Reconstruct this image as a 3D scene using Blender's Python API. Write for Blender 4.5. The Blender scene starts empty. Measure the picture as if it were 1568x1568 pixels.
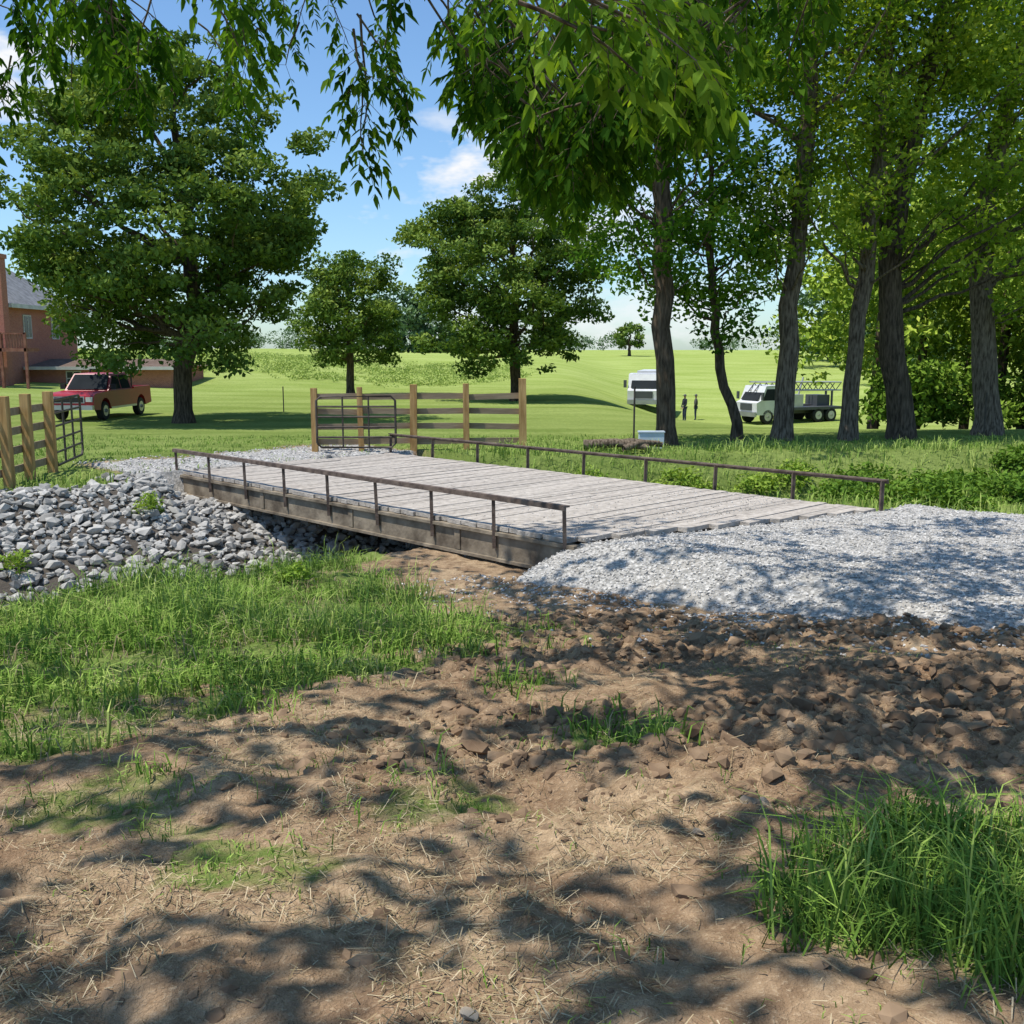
import bpy, math, numpy as np
from mathutils import Vector
rng=np.random.default_rng(11)
scene=bpy.context.scene
# ------------------------------------------------------------ helpers
def hash2(ix,iy,seed):
    n=(ix.astype(np.int64)*374761393+iy.astype(np.int64)*668265263+seed*1442695041)&0xffffffff
    n=((n^(n>>13))*1274126177)&0xffffffff
    n=(n^(n>>16))&0xffffffff
    return n/4294967295.0
def vn(x,y,seed=0):
    ix=np.floor(x);iy=np.floor(y);fx=x-ix;fy=y-iy
    fx=fx*fx*(3-2*fx);fy=fy*fy*(3-2*fy)
    a=hash2(ix,iy,seed);b=hash2(ix+1,iy,seed);c=hash2(ix,iy+1,seed);d=hash2(ix+1,iy+1,seed)
    return (a*(1-fx)+b*fx)*(1-fy)+(c*(1-fx)+d*fx)*fy
def fbm(x,y,seed=0,o=4):
    s=0;a=.5;t=0
    for i in range(o):
        s=s+a*vn(x,y,seed+i*17);t+=a;a*=.5;x=x*2.03+5.1;y=y*2.03+1.7
    return s/t
def sst(a,b,x):
    t=np.clip((x-a)/(b-a),0,1);return t*t*(3-2*t)
def make_mesh(name,parts,mats,parent=None):
    Vs=[];fl=[];ls=[];mi=[];at=[];sm=[];off=0;loop=0
    for p in parts:
        V,F,m,a=p[:4];s=p[4] if len(p)>4 else False
        V=np.asarray(V,float).reshape(-1,3);F=np.asarray(F,np.int64)
        if F.ndim==1:F=F[None,:]
        n,k=F.shape
        Vs.append(V);fl.append((F+off).ravel());ls.append(loop+np.arange(n)*k)
        mi.append(np.full(n,m));at.append(np.broadcast_to(np.asarray(a,float),(n,)));sm.append(np.full(n,s))
        off+=len(V);loop+=n*k
    V=np.concatenate(Vs);fl=np.concatenate(fl);ls=np.concatenate(ls)
    me=bpy.data.meshes.new(name)
    me.vertices.add(len(V));me.vertices.foreach_set('co',V.astype(np.float32).ravel())
    me.loops.add(len(fl));me.loops.foreach_set('vertex_index',fl.astype(np.int32))
    me.polygons.add(len(ls));me.polygons.foreach_set('loop_start',ls.astype(np.int32))
    me.polygons.foreach_set('material_index',np.concatenate(mi).astype(np.int32))
    me.polygons.foreach_set('use_smooth',np.concatenate(sm))
    A=me.attributes.new('tone','FLOAT','FACE');A.data.foreach_set('value',np.concatenate(at).astype(np.float32))
    me.update(calc_edges=True);me.validate()
    for m in mats: me.materials.append(m)
    ob=bpy.data.objects.new(name,me);scene.collection.objects.link(ob)
    if parent: ob.parent=parent
    return ob
def empty(name,loc=(0,0,0),rz=0):
    e=bpy.data.objects.new(name,None);scene.collection.objects.link(e);e.location=loc;e.rotation_euler=(0,0,rz);e.empty_display_size=.3;return e
def nrm(v):
    v=np.asarray(v,float);return v/np.maximum(np.linalg.norm(v,axis=-1,keepdims=True),1e-9)
def tube(pts,rad,n=8,m=0,a=.5,wob=0):
    pts=np.asarray(pts,float);rad=np.broadcast_to(np.asarray(rad,float),(len(pts),))
    T=nrm(np.gradient(pts,axis=0));ref=np.array([1,0,0]) if abs(T[0][0])<.8 else np.array([0,1,0])
    U=nrm(np.cross(T,ref));W=np.cross(T,U)
    an=np.arange(n)*2*math.pi/n
    rr=rad[:,None]*(1+(wob*rng.standard_normal((len(pts),n)) if wob else 0))
    V=pts[:,None,:]+rr[:,:,None]*(np.cos(an)[None,:,None]*U[:,None,:]+np.sin(an)[None,:,None]*W[:,None,:])
    V=V.reshape(-1,3)
    i=np.arange(len(pts)-1)[:,None]*n;j=np.arange(n)[None,:];k=(j+1)%n
    F=np.stack([i+j,i+k,i+n+k,i+n+j],-1).reshape(-1,4)
    return (V,F,m,a,True)
def disc(c,axis,r,n=12,m=0,a=.5):
    axis=nrm(axis);ref=np.array([0,0,1.]) if abs(axis[2])<.9 else np.array([1.,0,0])
    U=nrm(np.cross(axis,ref));W=np.cross(axis,U);an=np.arange(n)*2*math.pi/n
    V=np.asarray(c)+r*(np.cos(an)[:,None]*U+np.sin(an)[:,None]*W)
    return (V,np.arange(n)[None,:],m,a)
BF=np.array([[0,1,3,2],[4,6,7,5],[0,4,5,1],[2,3,7,6],[0,2,6,4],[1,5,7,3]])
def bar(p0,p1,w,h,m=0,a=.5,up=(0,0,1)):
    p0=np.asarray(p0,float);p1=np.asarray(p1,float);T=nrm(p1-p0);up=np.asarray(up,float)
    if abs(T@up)>.95: up=np.array([0,1.,0])
    S=nrm(np.cross(T,up));U=np.cross(S,T)
    V=[]
    for p in(p0,p1):
        for i in(-1,1):
            for j in(-1,1): V.append(p+S*i*w/2+U*j*h/2)
    return (np.array(V),BF,m,a)
def box(x0,x1,y0,y1,z0,z1,m=0,a=.5):
    V=[(x,y,z) for x in(x0,x1) for y in(y0,y1) for z in(z0,z1)]
    return (np.array(V,float),BF,m,a)
def prism(poly,y0,y1,m=0,a=.5,inset=None):
    n=len(poly);P=np.array(poly,float)
    d=np.zeros(n) if inset is None else np.array([inset(z) for z in P[:,1]])
    A=np.stack([P[:,0],y0+d,P[:,1]],1);B=np.stack([P[:,0],y1-d,P[:,1]],1)
    i=np.arange(n);j=(i+1)%n
    V=np.concatenate([A,B])
    return [(V,np.stack([i,j,j+n,i+n],1),m,a),(V,i[None,:],m,a),(V,(i+n)[::-1][None,:],m,a)]
# ------------------------------------------------------------ materials
def newmat(name):
    m=bpy.data.materials.new(name);m.use_nodes=True;nt=m.node_tree;nt.nodes.clear()
    o=nt.nodes.new('ShaderNodeOutputMaterial');return m,nt,o
def nd(nt,t,ins=None,**kw):
    n=nt.nodes.new(t)
    for k,v in kw.items(): setattr(n,k,v)
    for k,v in (ins or {}).items():
        if isinstance(v,bpy.types.NodeSocket): nt.links.new(v,n.inputs[k])
        else: n.inputs[k].default_value=v
    return n
def c4(c): return (c[0],c[1],c[2],1)
def mixc(nt,f,a,b,bt='MIX'):
    n=nt.nodes.new('ShaderNodeMix');n.data_type='RGBA';n.blend_type=bt
    for s,v in((n.inputs[0],f),(n.inputs[6],a),(n.inputs[7],b)):
        if isinstance(v,bpy.types.NodeSocket): nt.links.new(v,s)
        elif isinstance(v,(tuple,list)): s.default_value=c4(v)
        else: s.default_value=v
    return n.outputs[2]
def noise(nt,co,scale,detail=4,rough=.55,dist=0):
    return nd(nt,'ShaderNodeTexNoise',{'Vector':co,'Scale':scale,'Detail':detail,'Roughness':rough,'Distortion':dist}).outputs['Fac']
def mrange(nt,v,a,b,c=0.,d=1.):
    return nd(nt,'ShaderNodeMapRange',{'Value':v,'From Min':a,'From Max':b,'To Min':c,'To Max':d}).outputs[0]
def math_(nt,op,a,b):
    return nd(nt,'ShaderNodeMath',{0:a,1:b},operation=op).outputs[0]
def mat(name,c1,c2,scale=5,rough=.8,bump=0,bscale=None,metal=0,stretch=(1,1,1),rndmix=0,spec=.3,lo=.35,hi=.65):
    m,nt,o=newmat(name)
    co=nd(nt,'ShaderNodeTexCoord').outputs['Object']
    if stretch!=(1,1,1): co=nd(nt,'ShaderNodeMapping',{'Vector':co,'Scale':stretch}).outputs[0]
    f=mrange(nt,noise(nt,co,scale,3),lo,hi)
    if rndmix:
        r=nd(nt,'ShaderNodeAttribute',attribute_name='tone').outputs['Fac']
        f=nd(nt,'ShaderNodeMix',{0:rndmix,2:f,3:r}).outputs[0] if rndmix<1 else r
    col=mixc(nt,f,c1,c2)
    if metal==0 and spec<=.3: p=nd(nt,'ShaderNodeBsdfDiffuse',{'Color':col,'Roughness':.3})
    else: p=nd(nt,'ShaderNodeBsdfPrincipled',{'Base Color':col,'Roughness':rough,'Metallic':metal,'Specular IOR Level':spec})
    if bump:
        b=nd(nt,'ShaderNodeBump',{'Strength':bump,'Distance':.02,'Height':noise(nt,co,bscale or scale*4,3)})
        nt.links.new(b.outputs[0],p.inputs['Normal'])
    nt.links.new(p.outputs[0],o.inputs[0]);return m
def leafmat(name,cols,trans=.35,tint=(1.7,1.6,.5)):
    m,nt,o=newmat(name)
    r=nd(nt,'ShaderNodeAttribute',attribute_name='tone').outputs['Fac']
    cr=nt.nodes.new('ShaderNodeValToRGB');nt.links.new(r,cr.inputs[0])
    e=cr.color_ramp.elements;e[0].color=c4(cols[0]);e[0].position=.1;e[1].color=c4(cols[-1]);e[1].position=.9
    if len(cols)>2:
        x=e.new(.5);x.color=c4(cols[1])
    p=nd(nt,'ShaderNodeBsdfDiffuse',{'Color':cr.outputs[0]})
    if trans>0:
        tc=mixc(nt,1.,cr.outputs[0],tint,'MULTIPLY')
        t=nd(nt,'ShaderNodeBsdfTranslucent',{'Color':tc})
        x=nd(nt,'ShaderNodeMixShader',{0:trans,1:p.outputs[0],2:t.outputs[0]})
        nt.links.new(x.outputs[0],o.inputs[0])
    else: nt.links.new(p.outputs[0],o.inputs[0])
    return m
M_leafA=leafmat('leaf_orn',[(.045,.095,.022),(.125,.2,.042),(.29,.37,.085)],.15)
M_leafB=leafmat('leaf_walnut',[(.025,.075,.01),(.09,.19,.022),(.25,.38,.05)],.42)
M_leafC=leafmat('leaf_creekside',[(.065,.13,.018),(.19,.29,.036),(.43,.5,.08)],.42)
M_leafE=leafmat('leaf_woods',[(.08,.15,.02),(.26,.37,.05),(.5,.56,.1)],0)
M_leafD=leafmat('leaf_far_haze',[(.08,.14,.07),(.12,.19,.085),(.16,.23,.1)],0)  # distance haze is painted into these leaf colours
M_grass=leafmat('grass_blade',[(.09,.165,.03),(.2,.33,.055),(.43,.5,.15)],0)
M_straw=leafmat('straw',[(.18,.135,.075),(.36,.28,.16),(.55,.45,.3)],0)
M_weed=leafmat('weed',[(.06,.13,.024),(.16,.27,.04),(.34,.45,.08)],.2)
M_bark=mat('bark',(.055,.042,.03),(.16,.12,.085),6,.95,.7,9,stretch=(3,3,.5))
M_bark2=mat('bark_pale',(.075,.057,.04),(.26,.205,.15),7,.95,.7,12,stretch=(3,3,.5))
M_rock=mat('limestone',(.23,.22,.205),(.62,.595,.55),6,.9,0,30,rndmix=.65)
M_peb=mat('pebble',(.27,.26,.245),(.74,.71,.67),20,.9,0,rndmix=1)
M_clod=mat('clod',(.16,.105,.068),(.38,.265,.17),7,.97,0,40,rndmix=.4)
M_plank=mat('deck_wood',(.27,.24,.21),(.58,.525,.465),9,.9,.7,25,rndmix=.3,lo=.3,hi=.7)
M_beam=mat('bridge_beam_mat',(.13,.105,.08),(.34,.285,.215),2.5,.85,.6,14)
M_steel=mat('rusty_steel',(.08,.055,.045),(.19,.14,.11),8,.7,.3,40,spec=.4)
M_conc=mat('concrete',(.28,.25,.21),(.42,.39,.34),4,.9,.4,20)
M_post=mat('new_post',(.36,.21,.085),(.58,.38,.17),4,.8,.3,20,stretch=(3,3,.4))
M_board=mat('fence_board',(.22,.165,.11),(.4,.31,.21),4,.8,.3,20,stretch=(.4,3,3),rndmix=.4)
M_gate=mat('gate_tube',(.045,.04,.035),(.1,.08,.065),5,.55,0,metal=.3)
def paint(name,c,rough=.3,metal=0,spec=.5): return mat(name,tuple(x*.85 for x in c),c,2,rough,0,metal=metal,spec=spec)
M_red=paint('truck_red',(.36,.012,.018),.4);M_silver=paint('silver',(.55,.54,.52),.35,.4)
M_black=paint('black_rubber',(.025,.025,.025),.8,spec=.31);M_glass=paint('dark_glass',(.03,.04,.045),.12,spec=.31)
M_tglass=paint('truck_glass',(.035,.04,.045),.9,spec=.05)
M_white=paint('white_paint',(.72,.72,.72),.35);M_dark=paint('dark_metal',(.07,.075,.08),.5)
M_chrome=paint('chrome',(.45,.45,.47),.35,.6);M_lamp=paint('headlamp',(.6,.6,.57),.2)
def brickmat():
    m,nt,o=newmat('brick')
    co=nd(nt,'ShaderNodeTexCoord').outputs['Object']
    s=nd(nt,'ShaderNodeSeparateXYZ',{0:co})
    u=math_(nt,'ADD',s.outputs[0],s.outputs[1])
    v=nd(nt,'ShaderNodeCombineXYZ',{0:u,1:s.outputs[2]}).outputs[0]
    b=nd(nt,'ShaderNodeTexBrick',{'Vector':v,'Scale':4.,'Color1':(.42,.15,.1,1),'Color2':(.3,.1,.07,1),'Mortar':(.45,.36,.3,1),'Mortar Size':.015})
    c=mixc(nt,mrange(nt,noise(nt,co,.8),.3,.7,0,.35),b.outputs[0],(.47,.22,.16))
    p=nd(nt,'ShaderNodeBsdfDiffuse',{'Color':c});nt.links.new(p.outputs[0],o.inputs[0]);return m
M_brick=brickmat()
M_roof=mat('shingle',(.2,.2,.21),(.3,.3,.31),3,.9,.4,30)
M_trim=mat('trim_white',(.5,.48,.45),(.6,.58,.55),2,.6)
M_deckred=mat('stained_wood',(.22,.09,.07),(.34,.16,.12),4,.8)
# ------------------------------------------------------------ terrain
AX,AY=.73,12.9;U=np.array([-.70,.714]);Vv=np.array([.714,.70])
def st(x,y): return (x-AX)*U[0]+(y-AY)*U[1],(x-AX)*Vv[0]+(y-AY)*Vv[1]
def xy(s,t): return AX+s*U[0]+t*Vv[0],AY+s*U[1]+t*Vv[1]
def scn(t): return 5+.12*np.maximum(-t-3,0)-.75*np.maximum(t-5.6,0)
def gravel_top(s,t):
    wob=.9*(fbm(s*.6,t*.6,5,3)-.5)
    e=np.maximum(np.maximum(-t-.05+wob,t-6.2+wob),0)
    se=s+.3*np.clip(t,0,5.3)
    return -.025-.03*sst(-4,0,s)+.10*np.exp(-((s+1.6)/1.1)**2-((t-.3)/.8)**2)*sst(-.1,-.8,se)-.33*e-.05*e*e-.9*np.maximum(se-.02,0)
def Hraw(x,y,micro=True):
    x=np.asarray(x,float);y=np.asarray(y,float);s,t=st(x,y);sc=scn(t)
    near=np.interp(y,[-60,2,5,8,10.5,13],[1.2,.78,.45,.05,-.35,-.42])
    near=near+.25*sst(6,14,x)*sst(6,12,y)
    far=np.interp(y,[10,25,38,55,70,95,130,200,400,1500],[0,0,-.3,-.3,-.1,.8,1.7,2.0,2.1,1.8])
    far=far-2.3*sst(3,13,x)*sst(32,64,y)*(1-sst(75,170,y))+.5*sst(-18,-32,x)*sst(40,60,y)
    far=far+.9*(fbm(x*.035,y*.035,31,3)-.5)*sst(55,90,y)+.25*(fbm(x*.1,y*.1,32,3)-.5)*sst(28,50,y)
    far=far+.7*sst(-8,-16,x)*sst(62,84,y)*(1-sst(88,120,y))
    b=near+(far-near)*sst(-1.5,1.5,s-sc)
    under=sst(-1.4,-.5,t)*(1-sst(5.8,6.6,t))
    d=s-sc
    wf=3.7+1.3*under
    prof=np.where(d<0,sst(.7,2.3,-d),np.clip((d-.8)/(wf-.8),0,1)**.85)
    fade=1-sst(45,90,np.abs(t))
    z=b-(1-prof)*(b+1.75)*fade
    inb=under*((s>-.3*t-.1)&(s<10.45))
    z=np.where(inb>.5,np.minimum(z,-.52),z)
    g=gravel_top(s,t)
    gm=(s<1.2)&(s>-60)
    z2=np.where(gm,np.maximum(z,g),z)
    isg=sst(-.02,.06,g-z)*gm
    if micro:
        clod=dirt_clod(x,y)
        amp=(1-sst(26,40,y))
        m=.12*(fbm(x*1.1,y*1.1,3,3)-.5)+(.10+.2*clod)*(fbm(x*4.,y*4.,4,4)-.5)+(.04+.08*clod)*(fbm(x*10,y*10,14,2)-.5)
        bed=.02*(fbm(x*12,y*12,8,3)-.5)+.07*(fbm(x*1.2,y*1.2,9,2)-.5)
        z2=z2+amp*((1-isg)*m*(1-inb*.5)+isg*bed)
    return z2,isg
def dirt_clod(x,y):
    a=sst(-1.4,.5,x+.1-.12*(y-7))*sst(3.2,5.2,y)*(1-sst(11.8,13,y))
    return a*sst(.32,.5,fbm(x*.8,y*.8,77,2))
def H(x,y): return Hraw(x,y)[0]
def grass_mask(x,y):
    s,t=st(x,y);sc=scn(t)
    n=fbm(x*.9,y*.9,21,4)-.5
    n2=fbm(x*3,y*3,22,3)-.5
    bx=np.interp(y,[2,4,5,6.4,7.9,9,10.8,12,13],[-4.2,-3.3,-2.5,-1.7,-.3,-.4,-1.0,-1.7,-2.3])
    g=sst(.6,-.9,x-bx+n*2.6+n2*1.9)
    def patch(cx,cy,rx,ry): return sst(1.2,.3,np.hypot((x-cx)/rx,(y-cy)/ry)+n*1.2+n2*1.5)
    g=np.maximum(g,patch(1.75,2.75,1.15,.9))
    g=np.maximum(g,.8*patch(.6,5.0,.45,.45));g=np.maximum(g,.7*patch(-.4,3.95,.4,.35));g=np.maximum(g,.6*patch(-.9,3.3,.35,.3))
    g=np.maximum(g,.55*patch(-1.6,3.9,.6,.4));g=np.maximum(g,.5*patch(.1,6.3,.5,.3))
    farside=np.where(t>5.6,sst(.6,1.5,s-sc),sst(3.2,4.2,s-sc))
    nearright=sst(6.5,7.5,t)*(s<sc)
    g=np.where(s>sc,farside,np.maximum(g*sst(1.3,2.2,sc-s),nearright))
    g=g*(1-rip_mask(x,y))
    ap=(s>10)*sst(14.5,12.5,s+n*2)*sst(-1.6,-.6,t)*sst(6.6,5.8,t)
    return g*(1-ap*.85)
def rip_mask(x,y):
    s,t=st(x,y);d=s-scn(t)
    n=fbm(x*.8,y*.8,41,3)-.5
    left=sst(-14,-13,t)*sst(6.2,5.6,t)
    up=sst(4.7,4.0,d+n*1.6)
    up=np.where((t>-1.8)&(t<5.8),sst(5.6,5.2,d),up)
    lo=np.where((t>.1)&(t<5.8),-3.,-.9)
    return np.clip((d>lo)*left*up,0,1)
def grow(a,d,end,r=1.1):
    o=[];x=a
    while x<end:
        x+=d;d*=r;o.append(x)
    return o
xs=sorted([-v for v in grow(13,.13,2500)]+list(np.arange(-13,-6,.12))+list(np.arange(-6,7.5,.042))+list(np.arange(7.5,16,.15))+grow(16,.16,2500))
ys=sorted([1.6-v for v in grow(0,.06,60,1.15)]+list(np.arange(1.6,11.5,.033))+list(np.arange(11.5,27,.1))+grow(27,.12,3000,1.07))
xs=np.array(xs);ys=np.array(ys);X,Y=np.meshgrid(xs,ys)
Z,isg=Hraw(X,Y)
nx,ny=len(xs),len(ys)
i=np.arange(ny-1)[:,None]*nx;j=np.arange(nx-1)[None,:]
F=np.stack([i+j,i+j+1,i+nx+j+1,i+nx+j],-1).reshape(-1,4)
m,nt,o=newmat('ground_mat');M_ground=m
co=nd(nt,'ShaderNodeTexCoord').outputs['Object']
A=nd(nt,'ShaderNodeAttribute',attribute_name='mask')
sp=nd(nt,'ShaderNodeSeparateColor',{0:A.outputs['Color']})
gr,gs,rp=sp.outputs[0],sp.outputs[1],sp.outputs[2]
n1=noise(nt,co,1.3,3,.6);n2=noise(nt,co,9,4,.65);n3=noise(nt,co,60,2,.7)
dirt=mixc(nt,mrange(nt,n1,.35,.65),(.3,.195,.12),(.54,.4,.255))
dirt=mixc(nt,mrange(nt,n2,.35,.7),dirt,(.2,.13,.08))
dirt=mixc(nt,mrange(nt,n3,.55,.75,0,.6),dirt,(.6,.47,.32))
sep=nd(nt,'ShaderNodeSeparateXYZ',{0:co})
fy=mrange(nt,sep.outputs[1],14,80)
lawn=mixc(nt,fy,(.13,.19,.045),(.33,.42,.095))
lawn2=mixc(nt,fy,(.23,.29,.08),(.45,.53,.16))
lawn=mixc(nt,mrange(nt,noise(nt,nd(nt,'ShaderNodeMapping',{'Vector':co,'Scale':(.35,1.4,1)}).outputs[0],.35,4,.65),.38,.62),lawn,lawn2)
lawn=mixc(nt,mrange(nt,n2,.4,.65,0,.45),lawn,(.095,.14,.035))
lawn=mixc(nt,mrange(nt,n3,.55,.75,0,.4),lawn,(.33,.38,.15))
voc=nd(nt,'ShaderNodeTexVoronoi',{'Vector':co,'Scale':26.});
vv=nd(nt,'ShaderNodeSeparateColor',{0:voc.outputs['Color']}).outputs[0]
grav=mixc(nt,vv,(.36,.35,.33),(.74,.71,.67))
grav=mixc(nt,mrange(nt,voc.outputs['Distance'],.3,.8,0,.6),grav,(.24,.23,.215))
grav=mixc(nt,mrange(nt,n1,.5,.75,0,.4),grav,(.46,.4,.32))
gf=mrange(nt,math_(nt,'ADD',gs,math_(nt,'MULTIPLY',math_(nt,'SUBTRACT',n2,.5),.9)),.3,.7)
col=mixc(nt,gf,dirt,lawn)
col=mixc(nt,mrange(nt,rp,.3,.6),col,(.14,.12,.1))
rf=mrange(nt,math_(nt,'ADD',gr,math_(nt,'MULTIPLY',math_(nt,'SUBTRACT',n2,.5),.5)),.4,.6)
col=mixc(nt,rf,col,grav)
p=nd(nt,'ShaderNodeBsdfDiffuse',{'Color':col,'Roughness':.5})
hh=math_(nt,'ADD',math_(nt,'MULTIPLY',n2,.8),math_(nt,'MULTIPLY',n3,.5))
b=nd(nt,'ShaderNodeBump',{'Strength':.9,'Distance':.05,'Height':hh});nt.links.new(b.outputs[0],p.inputs['Normal'])
nt.links.new(p.outputs[0],o.inputs[0])
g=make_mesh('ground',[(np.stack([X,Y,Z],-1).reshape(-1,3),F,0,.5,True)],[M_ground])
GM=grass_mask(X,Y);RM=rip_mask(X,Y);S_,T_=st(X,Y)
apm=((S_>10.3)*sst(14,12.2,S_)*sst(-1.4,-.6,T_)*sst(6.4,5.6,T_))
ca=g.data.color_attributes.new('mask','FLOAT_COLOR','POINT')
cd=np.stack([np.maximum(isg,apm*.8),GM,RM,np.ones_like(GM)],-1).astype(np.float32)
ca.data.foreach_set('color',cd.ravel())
# creek water
tt=np.linspace(-25,45,120);P=[]
for t in tt:
    for k in(-1.9,1.9):
        a,b_=xy(scn(t)+k,t);P.append((a,b_,-1.5))
k=np.arange(len(tt)-1)*2
m,nt,o=newmat('creek_water_mat')
co=nd(nt,'ShaderNodeTexCoord').outputs['Object']
p=nd(nt,'ShaderNodeBsdfPrincipled',{'Base Color':(.09,.08,.055,1),'Roughness':.06,'IOR':1.33})
b=nd(nt,'ShaderNodeBump',{'Strength':.3,'Distance':.02,'Height':noise(nt,co,6,3)});nt.links.new(b.outputs[0],p.inputs['Normal']);nt.links.new(p.outputs[0],o.inputs[0])
make_mesh('creek',[(np.array(P),np.stack([k,k+1,k+3,k+2],1),0,.5,True)],[m])
# ------------------------------------------------------------ rocks
import bmesh
def ico(sub):
    bm=bmesh.new();bmesh.ops.create_icosphere(bm,subdivisions=sub,radius=1)
    V=np.array([v.co[:] for v in bm.verts]);F=np.array([[v.index for v in f.verts] for f in bm.faces]);bm.free();return V,F
I1=ico(1);I2=ico(2)
def rocks(P,size,base,m=0,squash=.7,nvar=14,jit=.28,cut=(.4,.85),sm=False):
    V0,F0=base;var=[]
    for q in range(nvar):
        dirs=nrm(rng.standard_normal((11,3)));off=rng.uniform(cut[0],cut[1],11)
        V=V0.copy()
        for d,o_ in zip(dirs,off):
            k=V@d;V=V-np.maximum(k-o_,0)[:,None]*d
        V=V*rng.uniform(.75,1.35,3)*(1+jit*.22*rng.standard_normal((len(V0),1)))
        var.append(V)
    var=np.array(var);n=len(P)
    VV=var[rng.integers(0,nvar,n)]
    q=nrm(rng.standard_normal((n,4)));w,x,y,z=q.T
    R=np.stack([1-2*(y*y+z*z),2*(x*y-z*w),2*(x*z+y*w),2*(x*y+z*w),1-2*(x*x+z*z),2*(y*z-x*w),2*(x*z-y*w),2*(y*z+x*w),1-2*(x*x+y*y)],-1).reshape(n,3,3)
    VV=np.einsum('nij,nvj->nvi',R,VV)*np.asarray(size)[:,None,None]
    VV[:,:,2]*=squash
    VV=VV+P[:,None,:]
    FF=(F0[None]+(np.arange(n)*len(V0))[:,None,None]).reshape(-1,3)
    return (VV.reshape(-1,3),FF,m,np.repeat(rng.random(n),len(F0)),sm)
def scatter(n,x0,x1,y0,y1,fn):
    x=rng.uniform(x0,x1,n);y=rng.uniform(y0,y1,n);k=rng.random(n)<fn(x,y);return x[k],y[k]
def onground(x,y,dz=0): return np.stack([x,y,H(x,y)+dz],1)
n=22000
s=rng.uniform(1.8,11,n);t=rng.uniform(-13.5,6,n);x,y=xy(s,t)
k=(rng.random(n)<rip_mask(x,y))&(x>-14);x,y=x[k],y[k]
sz=rng.gamma(6,.0122,len(x));sz=np.clip(sz,.04,.16)
make_mesh('riprap_stones',[rocks(onground(x,y,0)+np.stack([0*x,0*x,sz*.35],1),sz,I1,jit=.6)],[M_rock])
octa=(np.array([[1,0,0],[-1,0,0],[0,1,0],[0,-1,0],[0,0,1],[0,0,-1.]]),np.array([[0,2,4],[2,1,4],[1,3,4],[3,0,4],[2,0,5],[1,2,5],[3,1,5],[0,3,5]]))
x,y=scatter(70000,-1.5,9.5,8.5,18.5,lambda x,y:(Hraw(x,y,False)[1]>.5)*.9*sst(20,9,y))
sz=rng.uniform(.012,.03,len(x))
x2,y2=scatter(12000,-1.5,7.5,7.3,12.5,lambda x,y:(Hraw(x,y,False)[1]<.5)*np.exp(-np.maximum(-st(x,y)[1]-1.1,0)*1.5)*(st(x,y)[0]<1))
sz2=rng.uniform(.012,.032,len(x2))
s3=rng.uniform(10.6,13.5,1500);t3=rng.uniform(-1,6,1500);x3,y3=xy(s3,t3)
s4=rng.exponential(1.2,900)-.3;t4=rng.uniform(.1,5.2,900);x4,y4=xy(s4,t4)
P4=np.stack([x4,y4,0*x4+.005],1)[s4<10]
make_mesh('gravel',[rocks(np.concatenate([onground(x,y,.005),onground(x2,y2,.005),onground(x3,y3,.005),P4]),np.concatenate([sz,sz2,rng.uniform(.02,.045,1500),rng.uniform(.008,.02,len(P4))]),octa)],[M_peb])
# dirt clods
x,y=scatter(60000,-4.5,7,2,12.8,lambda x,y:(1-grass_mask(x,y))*(Hraw(x,y,False)[1]<.4)*(.12+.88*dirt_clod(x,y)))
sz=rng.gamma(1.7,.0085,len(x))+.005;sz=np.minimum(sz,.065)*(.7+.5*dirt_clod(x,y))
make_mesh('dirt_clods',[rocks(onground(x,y,-.003),sz,I1,jit=.9,cut=(.7,1.1),squash=.75)],[M_clod])
xb=np.array([.98,1.05,.72,2.0,-.1,1.4]);yb=np.array([3.95,4.02,3.7,5.2,2.3,4.9])
make_mesh('loose_stones',[rocks(onground(xb,yb,.01),np.array([.05,.04,.025,.045,.028,.04]),I2)],[mat('stone',(.25,.2,.15),(.42,.36,.29),8,.9,.5,30)])
# ------------------------------------------------------------ grass
def blades(P,h,w,lean,attr,m=0):
    n=len(P);az=rng.uniform(0,2*math.pi,n);L=np.stack([np.cos(az),np.sin(az),0*az],1)
    fa=az+rng.uniform(-.9,.9,n)+math.pi/2;S=np.stack([np.cos(fa),np.sin(fa),0*fa],1)
    up=np.array([0,0,1.]);h=h[:,None];w=w[:,None];lean=lean[:,None]
    b=P-up*.015;md=P+up*h*.6*np.sqrt(np.maximum(1-lean**2*.3,.1))+L*h*lean*.28;tp=P+up*h*(1-lean*.5)+L*h*lean*.85
    V=np.stack([b-S*w/2,b+S*w/2,md-S*w*.42,md+S*w*.42,tp-S*w*.06,tp+S*w*.06],1).reshape(-1,3)
    i=(np.arange(n)*6)[:,None]
    F=np.concatenate([i+np.array([[0,1,3,2]]),i+np.array([[2,3,5,4]])])
    return (V,F,m,np.concatenate([attr,attr]))
def tuft(n,x0,x1,y0,y1,fn,per,spread,h0,h1,w0,w1,l0,l1,a0=0,a1=1,m=0):
    x,y=scatter(n,x0,x1,y0,y1,fn);k=len(x)
    sc=rng.uniform(.4,1.3,k)*(.55+.9*fbm(x*1.4,y*1.4,131,3));ca=np.clip(.5*rng.random(k)+1.4*(fbm(x*1.1,y*1.1,99,3)-.28)*.8,0,1)
    X=np.repeat(x,per)+rng.normal(0,spread,k*per);Y=np.repeat(y,per)+rng.normal(0,spread,k*per)
    N=k*per;h=rng.uniform(h0,h1,N)*np.repeat(sc,per)
    a=np.clip(a0+(a1-a0)*(.6*np.repeat(ca,per)+.4*rng.random(N)),0,1)
    return blades(onground(X,Y),h,rng.uniform(w0,w1,N),rng.uniform(l0,l1,N),a,m)
parts=[]
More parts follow.
